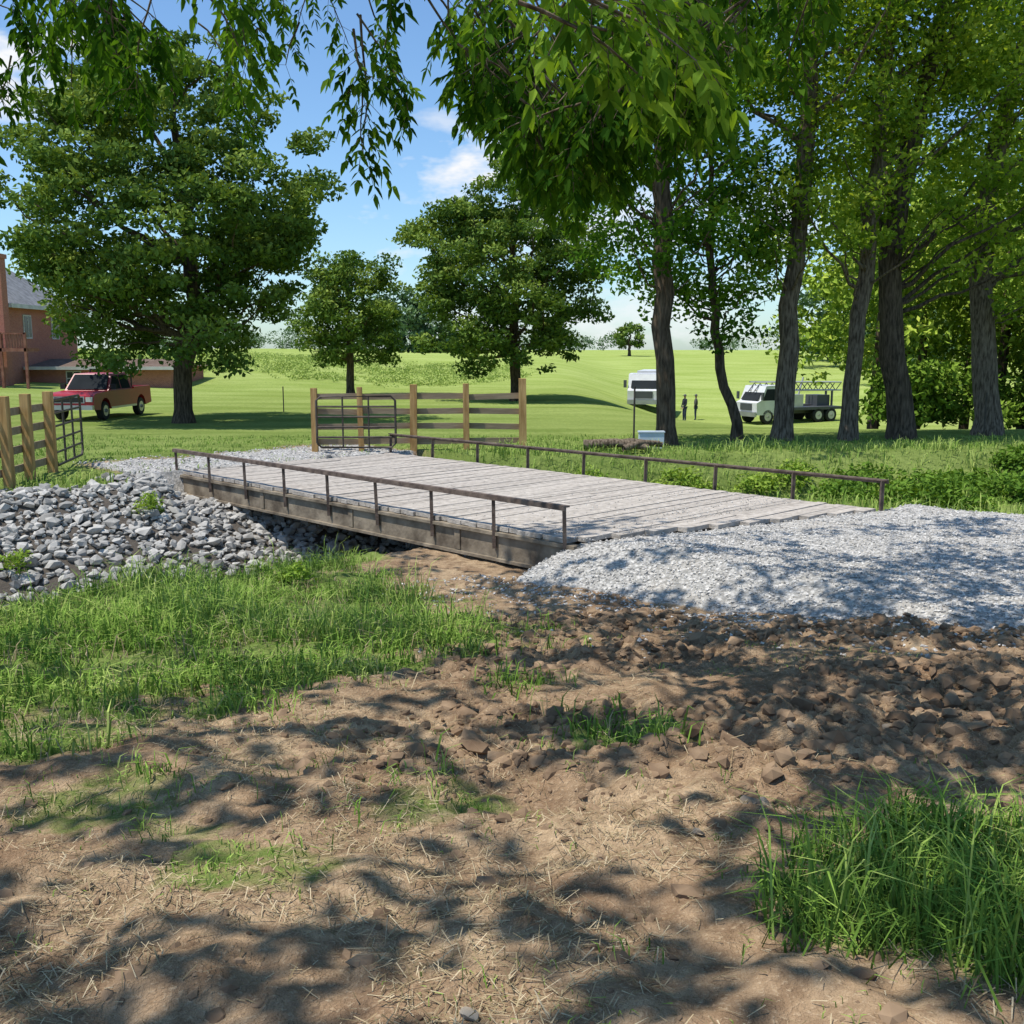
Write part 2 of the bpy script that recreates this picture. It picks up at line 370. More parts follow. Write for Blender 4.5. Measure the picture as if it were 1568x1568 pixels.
gmf=lambda x,y:grass_mask(x,y)*(st(x,y)[0]<scn(st(x,y)[1]))*(Hraw(x,y,False)[1]<.3)
parts.append(tuft(9500,-7,1,4.2,13.8,lambda x,y:gmf(x,y)*(x<.8)*(fbm(x*1.4,y*1.4,55,3)*2.6-.78),12,.07,.04,.25,.006,.013,.3,1.3))
parts.append(tuft(1000,-6.5,0,8.0,13.3,lambda x,y:gmf(x,y)*(fbm(x*.9,y*.9,56,2)>.44),14,.07,.18,.55,.007,.012,.3,1.1,.2,1))
parts.append(tuft(1500,-7,1,4.2,13.8,lambda x,y:gmf(x,y)*(x<.8),6,.07,.05,.26,.004,.009,.3,1.4,.2,1,1))
parts.append(tuft(1700,-3.5,2.2,2.0,7,lambda x,y:gmf(x,y)*(x<1),11,.055,.03,.1,.004,.007,.4,1.3))
parts.append(tuft(1100,.4,3.0,1.9,3.9,lambda x,y:grass_mask(x,y)>.25,13,.06,.05,.26,.004,.009,.3,1.2,0,.75))
parts.append(tuft(120,.7,3.0,1.9,3.8,lambda x,y:grass_mask(x,y)>.6,9,.06,.25,.45,.005,.010,.4,1.1,.2,1))
parts.append(tuft(1800,-4,5,2,9,lambda x,y:(1-grass_mask(x,y))*(fbm(x*1.3,y*1.3,61,3)>.46)*(x<3.5)*(1-dirt_clod(x,y)),5,.05,.02,.08,.003,.006,.5,1.4))
make_mesh('grass',parts,[M_grass,M_straw])
parts=[]
fgm=lambda x,y:grass_mask(x,y)*((st(x,y)[0]>scn(st(x,y)[1]))|(st(x,y)[1]>6.8))
parts.append(tuft(7000,-13,17,14,30,fgm,6,.1,.04,.12,.012,.02,.3,1.1,.2,1))
parts.append(tuft(5200,-13,19,14,27,lambda x,y:fgm(x,y)*((st(x,y)[0]-scn(st(x,y)[1]))<5.5)*((x>-2.5)|(y<22)),9,.13,.1,.36,.014,.026,.2,1.,.4,1))
make_mesh('lawn_grass',parts,[M_grass])
# straw
x,y=scatter(120000,-4.5,4.5,1.9,9,lambda x,y:(1-.6*grass_mask(x,y))*(1-dirt_clod(x,y))*(.06+.94*sst(.44,.54,fbm(x*1.6,y*1.6,91,4)))*(x<2.6)*(.15+.85*sst(7,3.5,y)))
N=len(x);az=rng.uniform(0,6.28,N);L=rng.gamma(3,.012,N)+.012;W=rng.uniform(.0009,.0024,N)
P=onground(x,y,.006)+np.stack([0*x,0*x,rng.exponential(.006,N)],1);D=np.stack([np.cos(az),np.sin(az),rng.normal(0,.35,N)],1);S=np.stack([-np.sin(az),np.cos(az),0*az],1)
V=np.stack([P-D*L[:,None]/2-S*W[:,None],P-D*L[:,None]/2+S*W[:,None],P+D*L[:,None]/2+S*W[:,None]*.5,P+D*L[:,None]/2-S*W[:,None]*.5],1).reshape(-1,3)
make_mesh('dry_grass_clippings',[(V,(np.arange(N)*4)[:,None]+np.arange(4)[None],0,rng.random(N))],[M_straw])
# ------------------------------------------------------------ foliage
def leafq(C,L,W,attr,m=1,up=.7,dirs=None):
    n=len(C);Nn=nrm(rng.standard_normal((n,3))+np.array([0,0,up]))
    R=rng.standard_normal((n,3)) if dirs is None else dirs
    T=nrm(R-(R*Nn).sum(1,keepdims=True)*Nn);S=np.cross(Nn,T)
    L=np.broadcast_to(L,(n,))[:,None];W=np.broadcast_to(W,(n,))[:,None]
    V=np.stack([C-T*L/2,C+S*W/2+Nn*W*.2,C+T*L/2,C-S*W/2+Nn*W*.2],1).reshape(-1,3)
    return (V,(np.arange(n)*4)[:,None]+np.arange(4)[None],m,attr)
def crown(c,r,nc,per,cr,ll,shell=.55,low=-.75,m=1,lump=.2,seed=0,flat=.6,a0=0,a1=1):
    c=np.array(c,float);r=np.array(r,float)
    D=nrm(rng.standard_normal((nc*3,3)));D=D[D[:,2]>low][:nc];nc=len(D)
    rad=(shell**3+(1-shell**3)*rng.random(nc))**(1/3)
    an=np.arctan2(D[:,1],D[:,0])
    rad*=1+lump*(2*fbm(an*1.3+seed*3.7,D[:,2]*2.5+seed,seed,2)-1)*1.3
    CC=c+D*rad[:,None]*r
    cs=cr*rng.uniform(.5,1.45,nc)
    pn=rng.poisson(per*(cs/cr)**2)
    idx=np.repeat(np.arange(nc),pn);n=len(idx)
    G=nrm(rng.standard_normal((n,3)))*(rng.random(n)**.45)[:,None]
    P=CC[idx]+G*cs[idx][:,None]*np.array([1,1,flat])
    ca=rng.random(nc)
    a=np.clip(a0+(a1-a0)*(.4*ca[idx]+.25*rng.random(n)+.35*(G[:,2]*.7+.5)),0,1)  # random tone plus painted sunlight: leaves high in a clump coloured lighter
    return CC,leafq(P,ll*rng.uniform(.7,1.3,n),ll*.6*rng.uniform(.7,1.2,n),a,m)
def bez(a,b_,bow,n=6):
    t=np.linspace(0,1,n)[:,None];mid=(a+b_)/2+bow
    return (1-t)**2*a+2*t*(1-t)*mid+t*t*b_
def limbs(trunk,CC,k,r0,m=0):
    out=[];tz=trunk[:,2]
    for c in CC[rng.permutation(len(CC))[:k]]:
        hd=np.hypot(c[0]-np.interp(c[2],tz,trunk[:,0]),c[1]-np.interp(c[2],tz,trunk[:,1]))
        z=np.clip(c[2]-.75*hd,tz[0]+(tz[-1]-tz[0])*.22,tz[-1])
        a=np.array([np.interp(z,tz,trunk[:,0]),np.interp(z,tz,trunk[:,1]),z])
        ln=np.linalg.norm(c-a);p=bez(a,c,np.array([0,0,-.05*ln])+rng.normal(0,.08*ln,3),7)
        p[1:-1]+=rng.normal(0,.025*ln,(5,3))
        rr=r0*min(1,ln/5);out.append(tube(p,np.linspace(rr,.012,7),5,m))
    return out
def tree(name,base,trunk,rad,crowns,leaf,bark,nl=40,rl=.1):
    T=np.array(trunk,float);bz=float(H(base[0],base[1]))
    T=np.vstack([[base[0],base[1],bz-.3],[base[0],base[1],bz+.02],[base[0]+.0,base[1],bz+.5],T])
    rad=[rad[0]*1.6,rad[0]*1.35,rad[0]*1.06]+list(rad)
    d=np.concatenate([[0],np.cumsum(np.linalg.norm(np.diff(T,axis=0),axis=1))]);q=np.unique(np.concatenate([d[:3],np.linspace(d[2],d[-1],16)]))
    TT=np.stack([np.interp(q,d,T[:,i]) for i in range(3)],1);RR=np.interp(q,d,rad)
    TT[4:-1,:2]+=rng.normal(0,.05,(len(TT)-5,2))
    parts=[tube(TT,RR,12,0,.5,.05)]
    for cw in crowns:
        k_=cw.pop('nl',nl)
        CC,lp=crown(**cw);parts.append(lp);parts+=limbs(TT[2:],CC,int(k_),rl)
    return make_mesh(name,parts,[bark,leaf])
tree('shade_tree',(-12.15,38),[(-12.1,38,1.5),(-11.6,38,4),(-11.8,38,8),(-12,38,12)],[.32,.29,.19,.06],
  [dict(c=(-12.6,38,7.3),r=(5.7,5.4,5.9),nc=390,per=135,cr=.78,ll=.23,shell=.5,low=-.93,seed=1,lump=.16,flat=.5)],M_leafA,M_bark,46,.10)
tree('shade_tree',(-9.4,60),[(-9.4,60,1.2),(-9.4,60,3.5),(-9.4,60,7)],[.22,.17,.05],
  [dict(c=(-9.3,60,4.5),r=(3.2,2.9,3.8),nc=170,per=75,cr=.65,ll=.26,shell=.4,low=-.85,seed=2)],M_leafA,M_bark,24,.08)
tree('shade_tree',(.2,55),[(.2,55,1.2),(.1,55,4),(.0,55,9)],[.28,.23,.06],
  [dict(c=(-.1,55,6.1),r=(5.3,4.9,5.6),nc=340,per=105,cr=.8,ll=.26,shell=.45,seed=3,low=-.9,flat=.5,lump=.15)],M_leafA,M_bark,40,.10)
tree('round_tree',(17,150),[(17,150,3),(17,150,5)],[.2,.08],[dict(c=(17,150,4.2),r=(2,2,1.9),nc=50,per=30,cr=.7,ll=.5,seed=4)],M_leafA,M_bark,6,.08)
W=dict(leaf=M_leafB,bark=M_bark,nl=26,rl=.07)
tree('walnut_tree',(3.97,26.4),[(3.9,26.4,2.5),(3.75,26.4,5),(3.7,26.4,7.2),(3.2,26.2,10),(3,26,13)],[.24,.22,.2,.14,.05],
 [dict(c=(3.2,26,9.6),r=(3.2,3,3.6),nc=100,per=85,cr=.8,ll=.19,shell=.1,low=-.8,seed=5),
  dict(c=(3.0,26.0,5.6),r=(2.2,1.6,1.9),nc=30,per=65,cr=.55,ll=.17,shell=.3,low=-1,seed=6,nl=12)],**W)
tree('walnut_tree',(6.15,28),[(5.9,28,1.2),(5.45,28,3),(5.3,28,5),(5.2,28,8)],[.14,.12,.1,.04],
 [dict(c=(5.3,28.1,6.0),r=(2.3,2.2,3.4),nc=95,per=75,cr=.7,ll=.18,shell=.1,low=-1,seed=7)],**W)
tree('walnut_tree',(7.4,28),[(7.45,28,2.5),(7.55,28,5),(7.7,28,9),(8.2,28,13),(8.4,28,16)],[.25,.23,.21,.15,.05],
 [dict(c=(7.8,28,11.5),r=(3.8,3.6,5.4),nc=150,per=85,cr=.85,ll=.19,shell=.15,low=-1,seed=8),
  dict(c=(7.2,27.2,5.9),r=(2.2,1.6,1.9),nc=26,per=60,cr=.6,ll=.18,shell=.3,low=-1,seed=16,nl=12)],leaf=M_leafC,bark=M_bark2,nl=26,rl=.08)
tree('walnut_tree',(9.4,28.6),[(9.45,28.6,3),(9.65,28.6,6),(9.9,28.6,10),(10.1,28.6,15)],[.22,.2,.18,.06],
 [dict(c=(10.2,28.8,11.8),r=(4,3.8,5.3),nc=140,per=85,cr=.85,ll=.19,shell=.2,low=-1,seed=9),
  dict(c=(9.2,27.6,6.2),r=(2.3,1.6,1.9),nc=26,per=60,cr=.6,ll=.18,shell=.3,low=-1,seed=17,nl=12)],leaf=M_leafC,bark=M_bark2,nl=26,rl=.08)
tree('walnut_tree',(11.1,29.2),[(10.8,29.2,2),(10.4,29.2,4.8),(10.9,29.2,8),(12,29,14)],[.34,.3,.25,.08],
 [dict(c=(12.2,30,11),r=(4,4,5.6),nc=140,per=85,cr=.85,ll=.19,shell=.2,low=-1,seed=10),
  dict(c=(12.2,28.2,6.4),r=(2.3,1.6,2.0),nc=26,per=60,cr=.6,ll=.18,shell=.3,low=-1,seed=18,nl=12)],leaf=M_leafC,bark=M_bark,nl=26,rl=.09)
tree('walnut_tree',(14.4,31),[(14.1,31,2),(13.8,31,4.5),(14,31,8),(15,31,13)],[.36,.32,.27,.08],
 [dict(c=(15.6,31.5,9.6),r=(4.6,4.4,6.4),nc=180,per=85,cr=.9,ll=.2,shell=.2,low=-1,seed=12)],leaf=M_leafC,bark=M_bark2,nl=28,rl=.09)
parts=[]
for k in range(22):
    x=rng.uniform(14,42);y=rng.uniform(38,58) if x>17 else rng.uniform(40,50)
    z=float(Hraw(x,y,False)[0]);h=rng.uniform(10,17)
    parts.append(tube([(x,y,z-.3),(x+.2,y,z+h*.4),(x,y,z+h*.85)],[.25,.2,.06],7))
    CC,lp=crown((x,y,z+h*.6),(rng.uniform(2.6,4.2),3.3,h*.42),75,60,1.15,.33,shell=.3,low=-1,seed=k+20);parts.append(lp)
for k in range(34):
    x=rng.uniform(15,40);y=rng.uniform(37,46);z=float(Hraw(x,y,False)[0])
    CC,lp=crown((x,y,z+.9),(1.6,1.4,rng.uniform(1,2.4)),22,50,.7,.28,shell=.3,low=-.3,seed=k+60,a1=.4);parts.append(lp)
make_mesh('woods_foliage',parts,[M_bark,M_leafE])
parts=[]
def far(x,y,h,w,n=40):
    z=float(Hraw(x,y,False)[0]);parts.append(crown((x,y,z+h*.5),(w,w*.7,h*.5),n,30,w*.28,.8,shell=.2,low=-1,seed=int(x*3)%97+3,m=0)[1])
far(-15.5,145,9,5,60);far(-11,150,6,4,40);far(-19,150,8,4.5,50)
for k in range(34): far(rng.uniform(-160,260),rng.uniform(330,420),rng.uniform(4,8),rng.uniform(6,11),22)
for k in range(16): far(rng.uniform(34,75),rng.uniform(95,150),rng.uniform(8,14),rng.uniform(4,6),40)
make_mesh('distant_treeline',parts,[M_leafD])
parts=[]
for k in range(420):
    x=rng.uniform(-45,0);y=rng.uniform(74,100)+3*math.sin(x*.2);z=float(Hraw(x,y,False)[0])
    parts.append(crown((x,y,z),(2.6,1.8,.16),8,18,.4,.16,shell=.1,low=0,seed=k,m=0,a0=.5)[1])
make_mesh('meadow_growth',parts,[M_grass])
parts=[]
for k in range(46):
    t=rng.uniform(12.5,25);s=scn(t)+rng.uniform(.3,3.0);x,y=xy(s,t);z=float(H(x,y))
    parts.append(crown((x,y,z+.15),(.75,.7,rng.uniform(.25,.6)),20,32,.3,.13,shell=.3,low=-.3,m=0,seed=k,a1=.6)[1])
for k in range(20):
    t=rng.uniform(6.8,13);s=scn(t)+rng.uniform(1.0,3.2);x,y=xy(s,t);z=float(H(x,y))
    parts.append(crown((x,y,z+.02),(.5,.5,rng.uniform(.12,.3)),14,30,.25,.11,shell=.3,low=-.3,m=0,seed=k,a0=.3)[1])
for k in range(56):
    t=rng.uniform(8.3,17);s=scn(t)-rng.uniform(.9,4.6);x,y=xy(s,t);z=float(H(x,y))
    parts.append(crown((x,y,z+.05),(.6,.55,rng.uniform(.2,.6)),15,34,.3,.12,shell=.3,low=-.3,m=0,seed=k,a0=.0,a1=.65)[1])
for (x,y,h) in[(-5.4,12.6,.35),(-5.1,12.3,.4),(-2.6,12.1,.25),(-7.4,15,.3),(-6.2,17.2,.3)]:
    z=float(H(x,y));parts.append(crown((x,y,z+h*.5),(.22,.22,h*.7),14,30,.13,.06,shell=.2,low=-.5,m=0,seed=3,a0=.3)[1])
make_mesh('creek_bank_weeds',parts,[M_weed])
parts=[]
for(a,b_,r)in[((1.7,24.2),(3.2,24.0),.12),((2.1,24.6),(3.6,24.4),.1),((2.6,23.8),(3.5,24.3),.08)]:
    za=float(H(*a))+.12;zb=float(H(*b_))+.15
    parts.append(tube([(a[0],a[1],za),((a[0]+b_[0])/2,(a[1]+b_[1])/2,(za+zb)/2+.08),(b_[0],b_[1],zb)],[r,r*.9,r*.6],9,0,.5,.08))
    parts.append(disc((a[0],a[1],za),(1,0,0),r*.98))
make_mesh('fallen_log',parts,[M_bark2])
# ------------------------------------------------------------ overhanging tree near camera
LB=[];LD=[];LN=[];LL=[];LA=[];tw=[]
def spray(p0,dirv,length,sc=1.,a0=0.):
    n=max(4,int(length/.08));p=np.array(p0,float);d=nrm(np.array(dirv,float));pts=[p.copy()];ca=rng.random()
    for i in range(n):
        d=nrm(d+np.array([0,0,-.07])+rng.normal(0,.12,3));p=p+d*length/n;pts.append(p.copy())
        if i<1: continue
        for sd in ((1,) if rng.random()<.5 else (1,-1)):
            side=nrm(np.cross(d,[0,0,1])+1e-3)*sd*(1 if i%2 else -1)
            rd=nrm(side*rng.uniform(.5,1.1)+d*.5+np.array([0,0,-.25])+rng.normal(0,.35,3));rl=rng.uniform(.15,.3)*sc;q=p.copy();rp=[q.copy()]
            k=5
            for j in range(k):
                rd=nrm(rd+np.array([0,0,-.18]));q=q+rd*rl/k;rp.append(q.copy())
                if j==0: continue
                sv=nrm(np.cross(rd,[0,0,1])+1e-3)
                for s2 in(-1,1):
                    ld=nrm(sv*s2*.9+rd*.65+np.array([0,0,-.4])+rng.normal(0,.28,3))
                    LB.append(q.copy());LD.append(ld);LN.append(nrm(np.array([0,0,1.])+rng.normal(0,.6,3)));LL.append(rng.uniform(.055,.105)*sc*(1-.05*abs(j-3)));LA.append(np.clip(a0+.5*ca+.4*rng.random()-.12,0,1))
            LB.append(q.copy());LD.append(rd);LN.append(np.array([0,0,1.])+rng.normal(0,.3,3));LL.append(.095*sc);LA.append(.4*ca+.4*rng.random())
            tw.append(tube(np.array(rp)[::2],.002*sc,3))
    tw.append(tube(np.array(pts),np.linspace(.008,.003,len(pts)),4))
edge=[(-.5,.21),(-.46,.20),(-.42,.27),(-.38,.285),(-.35,.23),(-.31,.27),(-.27,.255),(-.24,.205),(-.215,.225),(-.18,.30),(-.15,.25),(-.13,.19),(-.115,.25),(-.09,.34),
      (-.06,.30),(-.03,.2),(0,.18),(.03,.145),(.05,.13),(.08,.155),(.11,.185),(.15,.185),(.19,.23),(.23,.27),(.28,.29),(.36,.30),(.45,.30)]
ex=np.array([e[0] for e in edge]);ez=np.array([e[1] for e in edge])
cnt=0
while cnt<270:
    yy=rng.uniform(5.5,9.5)
    u=rng.uniform(-.55,.30) if cnt%2 else rng.uniform(-.03,.18)
    if (-.105<u<-.05 or -.205<u<-.15) and rng.random()<.88: cnt+=1;continue
    v=np.interp(u,ex,ez)+abs(rng.normal(0,.05))
    if u<-.2 and v>.32: cnt+=1; continue
    low=2.4+yy*v
    L=rng.uniform(.35,.8)
    dx=rng.choice([-1,1])*rng.uniform(.2,.8)
    if -.2<u<-.05: dx*=.3;L=rng.uniform(.6,.9)
    st0=(u*yy-dx*L*.8,yy-.3*L,low+L*.5+.12)
    spray(st0,(dx,.3,-.4),L,rng.uniform(.85,1.1));cnt+=1
for (u,v,yy) in [(.075,.245,3.6),(.1,.265,3.5),(.13,.26,3.7),(.055,.28,3.6),(.15,.27,4.),(.11,.24,4.2),(.02,.30,4.3),(.09,.30,3.8),(.17,.29,4.1)]:
    spray((u*yy-.25,yy-.1,2.4+v*yy+.22),(.6,.2,-.1),.5,.95,.45)  # near sprays: sunlit look painted in by a lighter leaf tone
LB=np.array(LB);LD=nrm(LD);LN=np.array(LN);LL=np.array(LL)[:,None];LN=nrm(LN-(LN*LD).sum(1,keepdims=True)*LD);LS=np.cross(LN,LD)
n=len(LB);Wd=LL*.42;dr=np.array([0,0,-1.])
V=np.stack([LB,LB+LD*LL*.35+LS*Wd*.5+LN*Wd*.15,LB+LD*LL*.7+LS*Wd*.36+LN*Wd*.1+dr*LL*.05,LB+LD*LL+dr*LL*.14,LB+LD*LL*.7-LS*Wd*.36+LN*Wd*.1+dr*LL*.05,LB+LD*LL*.35-LS*Wd*.5+LN*Wd*.15],1).reshape(-1,3)
i=(np.arange(n)*6)[:,None]
hang=(V,np.concatenate([i+np.array([[0,1,2,3]]),i+np.array([[0,3,4,5]])]),1,np.concatenate([LA,LA]))
S=np.array([-.36,-.16,.92]);S=S/np.linalg.norm(S)
PX=[]
for k in range(1200):
    sx=rng.uniform(-6,9);sy=rng.uniform(1.,14.5);z=rng.uniform(6.2,9.2)
    h_=z-.2;x=sx+S[0]/S[2]*h_;y=sy+S[1]/S[2]*h_
    if y>0 and (z-.9-2.4)/y<.34:
        z=2.4+.9+.36*y;h_=z-.2;x=sx+S[0]/S[2]*h_
    dens=.95
    if fbm(np.array(sx*.5),np.array(sy*.8),201,2)>.56: dens=.5
    if sx<-.5 and sy>6.3: dens=.22
    if sx>=-.5 and sy>12.0: dens=.3
    if rng.random()<dens: PX.append((x,y,z))
PX=np.array(PX);rc=rng.uniform(.22,.75,len(PX));idx=np.repeat(np.arange(len(PX)),rng.poisson(80*rc**1.3))
G=nrm(rng.standard_normal((len(idx),3)))*(rng.random(len(idx))**.5)[:,None]
P=PX[idx]+G*np.array([1.,.65,.35])*rc[idx][:,None]
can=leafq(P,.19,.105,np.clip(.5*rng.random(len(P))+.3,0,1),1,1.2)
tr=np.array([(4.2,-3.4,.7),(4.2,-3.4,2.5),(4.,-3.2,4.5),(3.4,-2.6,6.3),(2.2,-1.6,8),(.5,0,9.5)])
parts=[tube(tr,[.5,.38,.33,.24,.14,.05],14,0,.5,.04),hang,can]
parts+=limbs(tr,PX,12,.035)
for a,b_ in[((3.6,-2.8,6.0),(-3,8,6.2)),((3.6,-2.8,6.),(0,8.5,6.3)),((3.4,-2.6,6.3),(2,8,6.2))]:
    p_=bez(np.array(a),np.array(b_),np.array([0,0,.6]),11);p_[1:-1]+=rng.normal(0,.12,(9,3))
    parts.append(tube(p_,np.linspace(.06,.012,11),7))
parts+=tw
make_mesh('walnut_tree',parts,[M_bark2,M_leafB])
# ------------------------------------------------------------ bridge
br=empty('wooden_bridge')
def W3(s,t,z): a,b_=xy(s,t);return np.array([a,b_,z])
parts=[]
s=-1.7
while s<10.7:
    w=rng.uniform(.13,.17)
    t0=.02 if s>-.02 else 5.3*(-s-.02)/1.65+.02
    cuts=[t0]+[q for q in ([rng.uniform(1.,2.6)] if rng.random()<.7 else [])+([rng.uniform(3.,4.5)] if rng.random()<.6 else []) if q>t0+.3]+[5.28]
    if t0<5.1:
        for a,b_ in zip(cuts[:-1],cuts[1:]):
            j=rng.uniform(-.02,.03) if a<.1 else 0
            zz=rng.uniform(-.008,.005)
            parts.append(bar(W3(s+w/2,a+j,-.03+zz),W3(s+w/2,b_-.008,-.03+zz+rng.normal(0,.002)),w,.06,0,rng.random()))
    s+=w+rng.uniform(.002,.007)
make_mesh('deck_planks',parts,[M_plank],br)
parts=[]
for t in(.06,1.4,2.65,3.9,5.22):
    a0=-.1-.3*t
    parts.append(bar(W3(a0,t,-.27),W3(10.75,t,-.27),.10,.40))
    if t<1 or t>5:
        sg=-1 if t<1 else 1
        parts.append(bar(W3(a0,t+sg*.075,-.095),W3(10.75,t+sg*.075,-.095),.05,.045))
        parts.append(bar(W3(a0,t+sg*.07,-.455),W3(10.75,t+sg*.07,-.455),.06,.04))
        for q in (2.1,4.7,7.4): parts.append(bar(W3(q,t+sg*.06,-.27),W3(q+.12,t+sg*.06,-.27),.02,.3))
make_mesh('bridge_beams',parts,[M_beam],br)
def rail(t,ss,sg):
    P=[]
    for q in ss:
        ln=rng.normal(0,.008,2)
        P.append(bar(W3(q,t,-.3),W3(q+ln[0],t+sg*.02+ln[1],.42),.05,.012))
        P.append(bar(W3(q+.02,t-.025*sg,-.3),W3(q+.02+ln[0],t-.005*sg+ln[1],.42),.012,.05))
    P.append(bar(W3(ss[0]-.06,t+.02*sg,.436),W3(ss[-1]+.06,t+.02*sg,.436),.075,.022))
    P.append(bar(W3(ss[0]-.06,t+.055*sg,.405),W3(ss[-1]+.06,t+.055*sg,.405),.012,.05))
    return P
make_mesh('railing_left',rail(-.04,np.linspace(.03,10.6,9),-1),[M_steel],br)
make_mesh('railing_right',rail(5.34,np.linspace(-1.6,10.6,9),1),[M_steel],br)
parts=[bar(W3(10.5,-.35,-.95),W3(10.5,5.6,-.95),.45,.9),bar(W3(.1,-.2,-1.05),W3(-1.4,5.5,-1.05),.4,1.1)]
parts.append(bar(W3(10.1,-.12,-1.3),W3(10.1,-.12,-.5),.22,.22));parts.append(bar(W3(.35,-.12,-1.5),W3(.35,-.12,-.48),.2,.3))
make_mesh('abutments',parts,[M_conc],br)
# ------------------------------------------------------------ fences & gates
def post(x,y,h,w=.13,m=0):
    z=float(Hraw(x,y,False)[0]);return bar((x,y,z-.2),(x+rng.normal(0,.01),y,z+h),w,w,m,rng.random())
f=empty('wooden_fence')
ps=[(-4.72,24.5),(-3.62,24.6),(-2.38,24.7),(-1.1,24.75),(.27,24.8)]
make_mesh('posts',[post(*ps[0],1.5,.14),post(*ps[1],1.52,.12),post(*ps[2],1.58,.16),post(*ps[3],1.6,.14),post(*ps[4],1.72,.18)],[M_post],f)
parts=[]
for a,b_ in zip(ps[:-1],ps[1:]):
    for z in(.22,.58,.94,1.3):
        parts.append(bar((a[0]-.02,a[1]+.1,z+rng.normal(0,.01)),(b_[0]-.02,b_[1]+.1,z+rng.normal(0,.01)),.03,.14,0,rng.random()))
make_mesh('boards',parts,[M_board],f)
def gate(name,a,b_,h,n,m):
    a=np.array([a[0],a[1],.12]);b_=np.array([b_[0],b_[1],.12]);up=np.array([0,0,1.]);P=[]
    zs=np.linspace(0,h,n)
    r=.028
    d=nrm(b_-a)
    out=[a+up*.1,a+up*(h-.1),a+up*h+d*.1,b_+up*h-d*.1,b_+up*(h-.1),b_+up*.1,b_-d*.1,a+d*.1,a+up*.1]
    P.append(tube(np.array(out),r,8))
    for z in zs[1:-1]: P.append(tube([a+up*z,b_+up*z],r*.85,8))
    for f_ in(.33,.66):
        q=a+(b_-a)*f_;P.append(tube([q+up*0,q+up*h],r*.8,6))
    return make_mesh(name,P,[m])
gate('metal_gate',(-4.6,24.15),(-2.75,24.2),1.2,6,M_gate)
f2=empty('wooden_fence')
ps=[(-8.85,17.9),(-8.95,18.9),(-9.02,20.0)]
make_mesh('posts',[post(*p_,1.6,.15) for p_ in ps]+[post(-9.6,15.6,1.6,.15)],[M_post],f2)
parts=[]
ps2=[(-9.6,15.6)]+ps
for a,b_ in zip(ps2[:-1],ps2[1:]):
    for z in(.2,.55,.9,1.25):
        parts.append(bar((a[0]-.1,a[1],z+.05),(b_[0]-.1,b_[1],z+.05),.03,.14,0,rng.random()))
make_mesh('boards',parts,[M_board],f2)
gate('metal_gate',(-9.05,20.25),(-9.5,22.6),1.3,6,M_gate)
parts=[];wp=[(3.0,25.2,1.5),(13.0,28.2,1.3),(-10,45,1.1)]
for x,y,h in wp:
    z=float(H(x,y));parts.append(tube([(x,y,z-.2),(x,y,z+h)],.025,6))
make_mesh('fence_stake',parts,[M_gate])
e=empty('utility_box',(3.4,25.0,float(H(3.4,25))))
make_mesh('cabinet',[box(-.3,.3,-.12,.12,.02,.42,0),box(-.32,.32,-.14,.14,.42,.45,0)],[paint('pale_panel',(.6,.68,.75),.5)],e)
# ------------------------------------------------------------ house
h=empty('brick_house',(-3.0,0,.1))
def windows(P,xs_,y,z,w,hh):
    for x in xs_:
        P.append(box(x-w/2-.08,x+w/2+.08,y-.06,y+.02,z-.08,z+hh+.08,1));P.append(box(x-w/2,x+w/2,y-.075,y-.03,z,z+hh,2));P.append(box(x-.03,x+.03,y-.09,y-.02,z,z+hh,1));P.append(box(x-w/2,x+w/2,y-.085,y-.02,z+hh/2-.03,z+hh/2+.03,1))
P=[box(-46,-28,64,74,-.5,5.1,0),box(-27.99,-18.8,66,73,-.6,1.25,0)]
make_mesh('walls',P,[M_brick],h)
P=[];windows(P,[-44,-41,-37.5,-34.5,-31.],64,3.1,.8,1.3);windows(P,[-42,-38,-34.5,-31],64,.4,.8,1.5);windows(P,[-25,-22],66,.1,.8,.8)
for yy in(66.5,70.5):
    P+=[box(-28.02,-27.94,yy-.55,yy+.55,3.0,4.5,1),box(-27.95,-27.925,yy-.45,yy+.45,3.1,4.4,2),box(-27.93,-27.91,yy-.03,yy+.03,3.1,4.4,1)]
make_mesh('windows',P,[M_brick,M_trim,M_glass],h)
P=[]
P.append((np.array([(-46.5,63.4,5.05),(-27.5,63.4,5.05),(-27.5,74.6,5.05),(-46.5,74.6,5.05),(-44,69,8.0),(-31,69,8.0)]),np.array([[0,1,5,4],[2,3,4,5]]),0,.5))
P.append((np.array([(-27.5,63.4,5.05),(-27.5,74.6,5.05),(-31,69,8.0),(-46.5,63.4,5.05),(-46.5,74.6,5.05),(-44,69,8.0)]),np.array([[0,1,2],[4,3,5]]),0,.5))
P.append((np.array([(-27.9,65.5,1.2),(-18.4,65.5,1.2),(-18.4,73.5,1.2),(-27.9,73.5,1.2),(-27.9,69.5,1.7),(-20.2,69.5,1.7)]),np.array([[0,1,5,4],[2,3,4,5]]),1,.5))
P.append((np.array([(-18.4,65.5,1.2),(-18.4,73.5,1.2),(-20.2,69.5,1.7)]),np.array([[0,1,2]]),1,.5))
make_mesh('roof',P,[M_roof,mat('brown_shingle',(.14,.1,.08),(.2,.15,.12),3,.9)],h)
P=[box(-46.5,-27.5,63.3,63.42,4.85,5.1,0),box(-27.5,-27.4,63.4,74.6,4.85,5.1,0),box(-27.9,-18.4,65.4,65.5,1.05,1.25,0)]
make_mesh('fascia',P,[M_trim],h)
make_mesh('chimney',[box(-28.4,-27.5,62.5,63.2,-.5,7.9,0),box(-28.48,-27.42,62.42,63.28,7.7,7.96,0)],[M_brick],h)
P=[box(-37,-25.4,60.6,62.3,2.2,2.4)]
